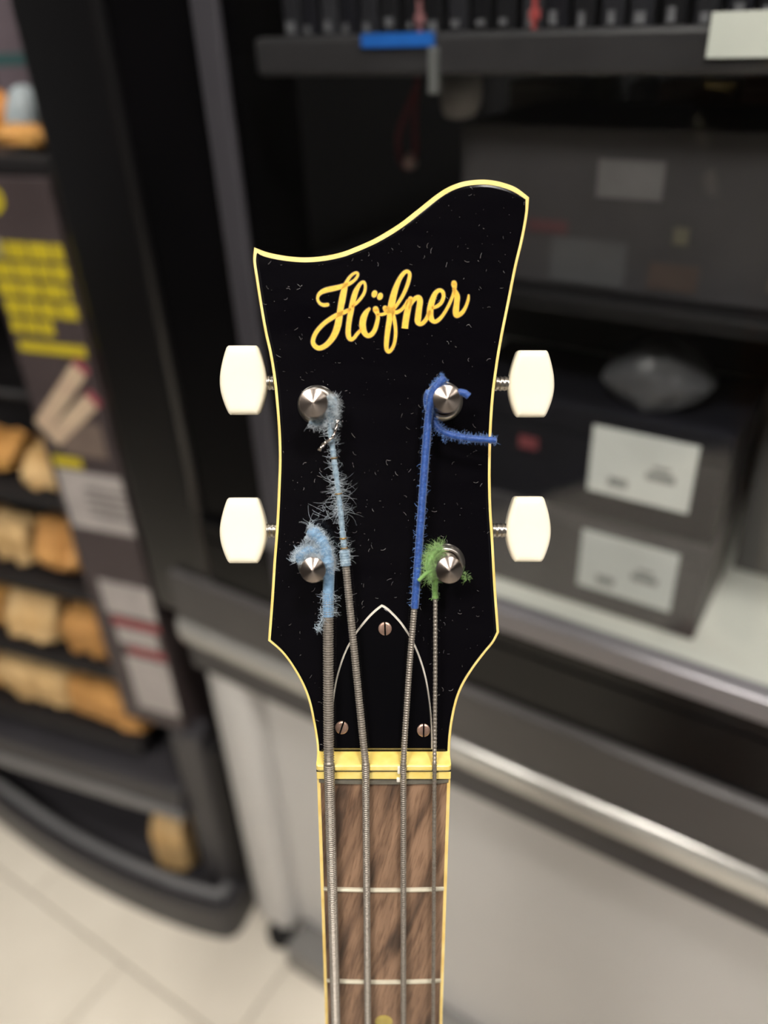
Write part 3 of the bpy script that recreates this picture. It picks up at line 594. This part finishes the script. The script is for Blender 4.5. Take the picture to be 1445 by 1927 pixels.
# --- nut, zero fret, fretboard, frets
sx_ = []
strx = [(619, 632, 0.00150), (688, 692, 0.00108), (759, 759, 0.00088), (817.5, 815, 0.00062)]
NUTZ = 0.0022; STR = []
for a, b, r in strx:
    p0 = Fb(a, 1436, NUTZ); p1 = Fb(b, 1927, NUTZ + 0.0014); STR.append((p0, p1, r))
def nut_strip(y0, y1, ztop, x0, x1, bev, slot_floor=None):
    prof = [(y0, -0.0056), (y0, ztop - bev), (y0 - (y0 - y1) * 0.06, ztop - bev * 0.35), (y0 - (y0 - y1) * 0.16, ztop), (y0 - (y0 - y1) * 0.62, ztop), (y0 - (y0 - y1) * 0.86, ztop - bev * 0.4), (y1, ztop - bev * 1.4), (y1, -0.0056)]
    xs = [x0, x0 + 0.0004, x0 + 0.0012]
    for p0, p1, r in STR: xs += [p0.x - r * 1.15, p0.x - r * 1.12, p0.x, p0.x + r * 1.12, p0.x + r * 1.15]
    xs += [x1 - 0.0012, x1 - 0.0004, x1]; V, F = [], []
    for i, x in enumerate(xs):
        e = 0.0007 if x in (x0, x1) else (0.0002 if i in (1, len(xs) - 2) else 0)
        ins_ = any(abs(x - p0.x) < r * 1.13 for p0, p1, r in STR)
        for (y, z) in prof:
            zz = z - e if z > 0 else z
            if ins_ and slot_floor is not None and z > slot_floor: zz = slot_floor
            V.append(Vector((x, y, zz)))
    m_ = len(prof)
    for i in range(len(xs) - 1):
        for k in range(m_ - 1): F.append((i * m_ + k, i * m_ + k + 1, (i + 1) * m_ + k + 1, (i + 1) * m_ + k))
        F.append((i * m_ + m_ - 1, i * m_, (i + 1) * m_, (i + 1) * m_ + m_ - 1))
    F.append(tuple(range(m_))); F.append(tuple((len(xs) - 1) * m_ + k for k in range(m_)))
    return V, F
NUTM = mat('nut_ivory', '#f4dd86', '#e9cb68', 0.3, scale=200, coat=0.4)
nb, nt_, nm = Fb(722, 1412, -0.0056).y, Fb(722, 1450, 0.0010).y, Fb(722, 1466, 0.0006).y
nut = bp('nut', nut_strip(nb, nt_, 0.0019, Fb(593.5, 1432, .003).x, Fb(850, 1432, .003).x, 0.0007, 0.0007), NUTM, None, MN)
bp('nut_shim', box(Fb(594.5, 1453, .002).x, Fb(849, 1453, .002).x, nt_ - 0.0006, nt_ + 0.0002, -0.0056, 0.0008), mat('shim_dark', '#2b2a20', None, 0.6), nut, MN)
bp('nut_front', box(Fb(595.5, 1460, .001).x, Fb(848.5, 1460, .001).x, nm, nt_ - 0.0006, -0.0056, 0.0008, 0.0003), NUTM, nut, MN)
WHITEF = mat('filler_white', '#efe9dc', None, 0.5)
q = Fb(750.5, 1443, 0.003); bp('slot_filler', box(q.x - 0.0004, q.x + 0.0004, nt_ - 0.0004, nt_ + 0.0022, 0.0005, 0.0022, 0.0002), WHITEF, nut, MN)
q = Fb(750, 1463, 0.002); bp('slot_filler', box(q.x - 0.0006, q.x + 0.0006, nm - 0.0006, nm + 0.0008, 0.0004, 0.0016, 0.0003), WHITEF, nut, MN)
NL = -0.46; FW0, FW1 = 0.0205, 0.0262
fwid = lambda y: FW0 + (FW1 - FW0) * max(0, (-y - 0.10) / 0.36)
def strip(xl, xr, z0, z1, ny=14, crown=0.0):
    V, F = [], []; nx = 8
    for i in range(ny + 1):
        y = nm + (NL - nm) * i / ny
        for k in range(nx + 1):
            t = k / nx; x = xl(y) + (xr(y) - xl(y)) * t; V.append(Vector((x, y, z1 - crown * (x / 0.021) ** 2)))
        V.append(Vector((xr(y), y, z0))); V.append(Vector((xl(y), y, z0)))
    m_ = nx + 3
    for i in range(ny):
        for k in range(m_): F.append((i * m_ + k, i * m_ + (k + 1) % m_, (i + 1) * m_ + (k + 1) % m_, (i + 1) * m_ + k))
    F.append(tuple(range(m_))); F.append(tuple(ny * m_ + k for k in range(m_)))
    return V, F
def rosewood():
    m = bpy.data.materials.new('rosewood'); m.use_nodes = True; nt = m.node_tree; b = nt.nodes['Principled BSDF']; L = nt.links.new; N_ = nt.nodes.new
    b.inputs['Roughness'].default_value = 0.5
    tc = N_('ShaderNodeTexCoord')
    def grain(deg, k):
        a_ = N_('ShaderNodeMapping'); a_.inputs['Rotation'].default_value = (0, 0, math.radians(deg)); b_ = N_('ShaderNodeMapping'); b_.inputs['Scale'].default_value = (1, k, 1)
        L(tc.outputs['Object'], a_.inputs[0]); L(a_.outputs[0], b_.inputs[0]); return b_
    mp = grain(17, 0.14); mp2 = grain(12, 0.09)
    n1 = N_('ShaderNodeTexNoise'); n1.inputs['Scale'].default_value = 150; n1.inputs['Detail'].default_value = 5; n1.inputs['Distortion'].default_value = 0.5; L(mp.outputs[0], n1.inputs['Vector'])
    n2 = N_('ShaderNodeTexNoise'); n2.inputs['Scale'].default_value = 1500; n2.inputs['Detail'].default_value = 3; L(mp2.outputs[0], n2.inputs['Vector'])
    r1 = N_('ShaderNodeValToRGB'); e = r1.color_ramp.elements; e[0].position = 0.36; e[0].color = lin('#4a382d'); e[1].position = 0.62; e[1].color = lin('#96765e')
    x = e.new(0.48); x.color = lin('#795d49'); L(n1.outputs['Fac'], r1.inputs[0])
    r2 = N_('ShaderNodeValToRGB'); r2.color_ramp.elements[0].position = 0.33; r2.color_ramp.elements[0].color = (0.5, 0.45, 0.42, 1); r2.color_ramp.elements[1].position = 0.52; r2.color_ramp.elements[1].color = (1, 1, 1, 1); L(n2.outputs['Fac'], r2.inputs[0])
    mx = N_('ShaderNodeMix'); mx.data_type = 'RGBA'; mx.blend_type = 'MULTIPLY'; mx.inputs[0].default_value = 0.75; L(r1.outputs[0], mx.inputs[6]); L(r2.outputs[0], mx.inputs[7]); L(mx.outputs[2], b.inputs['Base Color'])
    bu = N_('ShaderNodeBump'); bu.inputs['Strength'].default_value = 0.3; bu.inputs['Distance'].default_value = 0.0003; L(n2.outputs['Fac'], bu.inputs['Height']); L(bu.outputs[0], b.inputs['Normal'])
    return m
BW = 0.0010
fbd = bp('fretboard', strip(lambda y: -fwid(y) + BW, lambda y: fwid(y) - BW, -0.005, 0.0, 14, 0.0006), rosewood(), None, MN)
bp('fretboard_binding', join(strip(lambda y: -fwid(y), lambda y: -fwid(y) + BW, -0.005, -0.0004), strip(lambda y: fwid(y) - BW, lambda y: fwid(y), -0.005, -0.0004)), CREAM, None, MN)
FRT = mat('fret_nickel', '#cfc8b4', '#c3bca8', 0.35, 0.35, scale=300)
for n in range(0, 17):
    y = -0.762 * (1 - 2 ** (-n / 12))
    if y < NL: break
    hw = fwid(y) - BW * (0.9 if n else 0.6); V, F = [], []; pr = [(-0.00085, 0), (-0.00062, 0.0006), (-0.0002, 0.00092), (0.0002, 0.00092), (0.00062, 0.0006), (0.00085, 0)]; nx = 14
    if n == 0: pr = [(-0.0007, 0), (-0.0006, 0.0008), (0.0006, 0.0008), (0.0007, 0)]
    for i in range(nx + 1):
        x = -hw + 2 * hw * i / nx; e = 0.55 if i in (0, nx) else 1.0
        V += [Vector((x, y + a, b * e - 0.0006 * (x / 0.021) ** 2 - (0.0004 if b == 0 else 0))) for a, b in pr]
    m_ = len(pr)
    for i in range(nx):
        for k in range(m_): F.append((i * m_ + k, i * m_ + (k + 1) % m_, (i + 1) * m_ + (k + 1) % m_, (i + 1) * m_ + k))
    F += [tuple(range(m_)), tuple(nx * m_ + k for k in range(m_))]
    bp('fret', (V, F), FRT if n else mat('zero_fret', '#8a867a', '#77736a', 0.4, 0.6, scale=300), fbd, MN, False)
INL = mat('inlay_pearl', '#b5a04a', '#9d8a3c', 0.3, scale=200, coat=0.5)
for a, b in ((2, 3), (4, 5), (6, 7), (8, 9)):
    y = -0.762 * (1 - (2 ** (-a / 12) + 2 ** (-b / 12)) / 2)
    bp('inlay_dot', mapbox(lathe([(0.0031, -0.0002), (0.0031, 0.00004), (0.0029, 0.00008)], 24), lambda v: v + Vector((0, y, 0.0))), INL, fbd, MN)
# neck back: half round
V, F = [], []; ny, na = 20, 12
for i in range(ny + 1):
    y = nb - 0.001 + (NL - nb) * i / ny; hw = fwid(y) - 0.0002; dp = 0.015 + 0.004 * i / ny
    for k in range(na + 1): a = math.pi * k / na; V.append(Vector((hw * math.cos(a), y, -0.0051 - dp * math.sin(a) ** 0.8)))
for i in range(ny):
    for k in range(na): F.append((i * (na + 1) + k, i * (na + 1) + k + 1, (i + 1) * (na + 1) + k + 1, (i + 1) * (na + 1) + k))
    F.append((i * (na + 1) + na, i * (na + 1), (i + 1) * (na + 1), (i + 1) * (na + 1) + na))
F += [tuple(range(na + 1)), tuple(ny * (na + 1) + k for k in range(na + 1))]
bp('neck_back', (V, F), mat('neck_maple', '#6b3f1e', '#5a3317', 0.25, scale=40, stretch=(1, 0.1, 1), coat=0.5), None, MN, True)
# violin body below the frame, standing on its end
hb = [(0.0, -0.500), (0.03, -0.503), (0.075, -0.515), (0.105, -0.545), (0.112, -0.590), (0.100, -0.630), (0.088, -0.655), (0.082, -0.690), (0.092, -0.725), (0.118, -0.750), (0.140, -0.790), (0.145, -0.835), (0.130, -0.885), (0.095, -0.922), (0.05, -0.9375), (0.0, TAIL)]
bo = spline([(x, y, 0) for x, y in hb] + [(-x, y, 0) for x, y in reversed(hb[1:-1])], 4, True)
bp('body', rings([atz(inset(bo, 0.010), -0.064), atz(bo, -0.058), atz(bo, -0.012), atz(inset(bo, 0.004), -0.008), atz(inset(bo, 0.02), -0.004)]), mat('sunburst', '#a85e1e', '#3a1c0c', 0.12, scale=6, coat=0.6), None, MN)
bp('bridge', box(-0.04, 0.045, -0.770, -0.758, -0.004, 0.0125, 0.002), mat('bridge_ebony', '#191412', None, 0.4), None, MN)
bp('tailpiece', box(-0.024, 0.030, -0.905, -0.862, -0.002, 0.006, 0.002), NICK, None, MN)
for yy in (-0.62, -0.70): bp('pickup', box(-0.036, 0.038, yy - 0.015, yy + 0.015, -0.005, 0.004, 0.003), NICK, None, MN)

# --- strings
STL = mat('string_steel', '#9d958b', '#877f76', 0.5, 0.7, scale=900)
def toN(px, py, h): return HN @ H(px, py, h)
def fuzz(path, r0, n, lmin, lmax, rng, thick=0.000048, along=0.4, grav=None):
    out = []; m_ = len(path)
    for _ in range(n):
        i = rng.randrange(m_ - 1); p = path[i].lerp(path[i + 1], rng.random()); t = (path[min(i + 1, m_ - 1)] - path[i]).normalized()
        d = Vector((rng.gauss(0, 1), rng.gauss(0, 1), rng.gauss(0, 0.7))); d -= t * d.dot(t); d.normalize()
        q = [p + d * r0 * 0.8]; v = (d + t * rng.uniform(-along, along)).normalized(); L_ = rng.uniform(lmin, lmax)
        curl = Vector((rng.gauss(0, 1), rng.gauss(0, 1), rng.gauss(0, 1))) * 0.55
        for _k in range(4):
            q.append(q[-1] + v * L_ / 4); v = (v + curl * 0.8).normalized()
        th = thick * rng.uniform(0.7, 1.2); out.append(tube(q, lambda i, s: th * (1 - 0.16 * i), 3))
    return join(*out)
def silk(path, r, pitch, amp, lump=0.0, taper=0.0):
    q = resample(path, pitch / 3); n = len(q); rr = random.Random(int(r * 1e7) + n); ph = [rr.uniform(0, 6.28) for _ in range(4)]
    def rad(i, s):
        k = 1 + amp * math.cos(2 * math.pi * s / pitch) + lump * (math.sin(s * 2100 + ph[0]) + 0.7 * math.sin(s * 4700 + ph[1]) + 0.5 * math.sin(s * 900 + ph[2]))
        if taper: k *= min(1.0, 0.35 + 0.65 * math.sin(min(1.0, i * pitch / 3 / taper) * 1.57), 0.35 + 0.65 * math.sin(min(1.0, (n - 1 - i) * pitch / 3 / taper) * 1.57))
        return r * k
    return tube(q, rad, 12)
def coil(P, r, h0, h1, a0, a1, n=40): return [HN @ Vector((P.x + r * math.cos(a0 + (a1 - a0) * i / n), P.y + r * math.sin(a0 + (a1 - a0) * i / n), h0 + (h1 - h0) * i / n)) for i in range(n + 1)]
def bass_string(name_lbl, k, metal_pts, pitch):
    p0, p1, r = STR[k]; d = (p1 - p0) / (p1.y - p0.y); br = p0 + d * (-0.764 - p0.y); tl = Vector((br.x * 0.85, -0.864, 0.007))
    head_path = spline([p0] + [toN(*q) for q in metal_pts], 6)
    path = resample([tl, br, br.lerp(p0, 0.5), p0] + head_path[1:], pitch / 4 if pitch > 0.0006 else 0.0003)
    # full winding detail only near the head, coarser further down
    far = [q for q in path if q.y < -0.16][::12]; near = [q for q in path if q.y >= -0.16]
    o = bp('string', tube(far + near, lambda i, s: r * (1 + (0.10 * (1 if (i - len(far)) % 4 in (1, 2) else -0.6) if i > len(far) else 0)), 10), STL, None, MN, False)
    o['label'] = name_lbl; return o
rg = random.Random(77)
LBL = mat('silk_light_blue', '#7b9cb8', '#587d9e', 0.6, scale=1200, sheen=0.3); LBF = mat('silk_fibre_pale', '#d2d8dc', '#b0c0cc', 0.8, sheen=0.3)
BLU = mat('silk_blue', '#1c4c96', '#123a7c', 0.5, scale=1200, sheen=0.3); BLF = mat('silk_fibre_blue', '#7396cc', '#4a74b8', 0.8, sheen=0.3)
GRN = mat('silk_green', '#759c52', '#5f8840', 0.6, scale=1200, sheen=0.3); GRF = mat('silk_fibre_green', '#93b472', '#7a9f58', 0.8, sheen=0.3)
GLD = mat('core_brass', '#a07c3c', '#8a6930', 0.4, 0.7)
HS_ = 0.0062
def part_silk(st, paths, m, fm, r, pitch, amp, fz):
    o = bp('silk_winding', join(*[silk(*((p[0], p[1], pitch, amp) + tuple(p[2:]))) for p in paths]), m, st, MN, True)
    tag(bp('silk_fuzz', join(*[fuzz(*a) for a in fz]), fm, st, MN), None, None, None, 'stuff'); return o
# E string, light blue silk at the lower left post
s1 = bass_string('thickest wound string with light blue frayed silk', 0, [(618.5, 1400, 0.0066), (618, 1300, 0.0068), (617.5, 1170, 0.0072), (617.5, 1120, 0.0072)], 0.00075)
pa = spline([toN(617.5, 1160, .0072), toN(617.5, 1120, .0072), toN(618.5, 1085, .0074), toN(617, 1060, .008)], 6)
pb_ = spline([toN(618, 1075, .0078), toN(614, 1045, .0085), toN(606, 1022, .009), toN(594, 1006, .0092), toN(578, 1000, .0092)], 6)
pc = coil(PLL, 0.0052, .0075, .0085, 2.9, 1.0)
part_silk(s1, [(pa, .00166), (pb_, .0019, .05, .002), (pc, .0013, .08, .002)], LBL, LBF, .0015, .0006, .05,
  [(pa[:8], .0016, 90, .001, .0036, rg), (pb_, .0018, 1100, .0008, .0026, rg), (pc, .0012, 900, .0010, .0032, rg), (spline([toN(612, 1160, .008), toN(603, 1175, .0082), toN(596, 1186, .008)], 5), .0002, 120, .0006, .0022, rg)])
bp('core_winding', silk([toN(617.5, 1119, .0072), toN(617.5, 1114, .0072)], .00158, .0004, .05), GLD, s1, MN, True)
# A string, pale frayed silk up the left side
s2 = bass_string('second wound string with long frayed pale blue silk', 1, [(683, 1390, 0.0064), (668, 1240, 0.0066), (655, 1110, 0.0068), (649, 1040, 0.007)], 0.00072)
pa = spline([toN(650.5, 1064, .0069), toN(648, 1036, .0070)], 6)
pb_ = spline([toN(648, 1036, .0070), toN(643, 985, .0072), toN(637, 930, .0074), toN(630, 875, .0076), toN(624, 830, .0078), toN(620, 800, .008)], 8)
pc = spline([toN(620, 803, .008), toN(622, 782, .0082), toN(622, 765, .0085), toN(612, 748, .009)], 6)
pd = coil(PUL, 0.0055, .0075, .0085, 0.4, -1.9)
part_silk(s2, [(pa, .00155), (pb_, .00082, .10), (pc, .0012, .1, .002), (pd, .0010, .1, .002)], mat('silk_pale', '#93a6b2', '#627a8c', 0.6, scale=700, sheen=0.3), LBF, .001, .0008, .10,
  [(pb_, .0009, 330, .0008, .0030, rg, .000036), (pa, .0016, 40, .001, .003, rg, .000036), (pc, .0012, 1000, .0010, .0032, rg), (pd, .0010, 600, .0008, .0026, rg), (spline([toN(640, 965, .0075), toN(615, 960, .008), toN(590, 985, .0078), toN(584, 992, .0075)], 5), .0002, 34, .002, .006, rg, .000036), (pb_[10:22], .001, 70, .003, .007, rg, .000032)])
for yy in (1033, 1012, 930, 862):
    t_ = min(range(len(pb_)), key=lambda i: abs(pb_[i].y - toN(640, yy, .0072).y)); bp('core_winding', silk([pb_[t_], pb_[min(t_ + 1, len(pb_) - 1)].lerp(pb_[t_], 0.7)], .00108, .0005, .05), GLD, s2, MN, True)
w1 = spline([toN(636, 790, .0095), toN(631, 812, .0098), toN(625, 824, .0105), toN(612, 833, .0100), toN(601, 847, .0095)], 6)
tw = []
for ph in (0, math.pi):
    q = resample(w1, 0.0003); tw.append(tube([p + Vector((math.cos(i * 0.5 + ph), math.sin(i * 0.5 + ph), math.sin(i * 0.5 + ph))) * 0.00026 for i, p in enumerate(q)], 0.00032, 6))
bp('core_wire', join(*tw), mat('core_steel', '#d8cfc8', '#c4bab2', 0.2, 1.0), s2, MN, True)
# D string, bright blue silk
s3 = bass_string('third wound string with bright blue silk', 2, [(761.5, 1390, 0.0064), (770, 1260, 0.0066), (779.5, 1145, 0.007), (782, 1110, 0.007)], 0.00078)
pa = spline([toN(780, 1147, .0070), toN(785, 1075, .0072), toN(791, 990, .0074), toN(798, 890, .0078), toN(805, 800, .0082), toN(809, 765, .0085), toN(813, 742, .009), toN(824, 724, .0095), toN(838, 710, .0095)], 8)
pb_ = spline([toN(812, 768, .006), toN(816, 790, .006), toN(828, 808, .0065), toN(850, 819, .0075), toN(885, 825, .0085), toN(935, 829, .009)], 7)
pc = spline([toN(862, 738, .0105), toN(874, 740, .0108), toN(882, 746, .0108)], 5)
pd = coil(PUR, 0.0051, .006, .0065, 2.6, 3.9)
part_silk(s3, [(pa, .00116, .02, .0006), (pb_, .00100, .04, .0006), (pc, .0010), (pd, .0012)], BLU, BLF, .0012, .0005, .06,
  [(pa, .0012, 520, .0007, .0017, rg), (pa[-18:], .0014, 160, .0004, .0015, rg), (pb_, .0011, 480, .0008, .0017, rg), (pc, .0011, 30, .0003, .0006, rg), (spline([toN(838, 820, .0066), toN(836, 832, .006)], 5), .0003, 60, .0004, .0012, rg)])
# G string, green silk
s4 = bass_string('thinnest string with frayed green silk', 3, [(818, 1390, 0.0062), (819, 1250, 0.0064), (819, 1125, 0.0066), (818.5, 1100, 0.0068)], 0.0004)
pa = spline([toN(819, 1129, .0066), toN(818.5, 1104, .0069), toN(819, 1085, .0074)], 6)
pb_ = spline([toN(814, 1072, .008), toN(800, 1081, .0095), toN(787, 1093, .0102)], 5)
pc = coil(PLR, 0.0056, .006, .0085, 1.8, 3.9)
pd = spline([toN(866, 1078, .008), toN(876, 1083, .008), toN(880, 1092, .0075)], 5)
part_silk(s4, [(pa, .0009, .06, .0008), (pb_, .00055), (pc, .0009, .1, .002)], GRN, GRF, .001, .0006, .05,
  [(pc, .0010, 900, .0012, .0038, rg, .00004, 1.2), (pa, .0010, 70, .0004, .0014, rg), (pd, .0004, 90, .0006, .0022, rg), (pb_, .0004, 30, .0004, .0012, rg)])
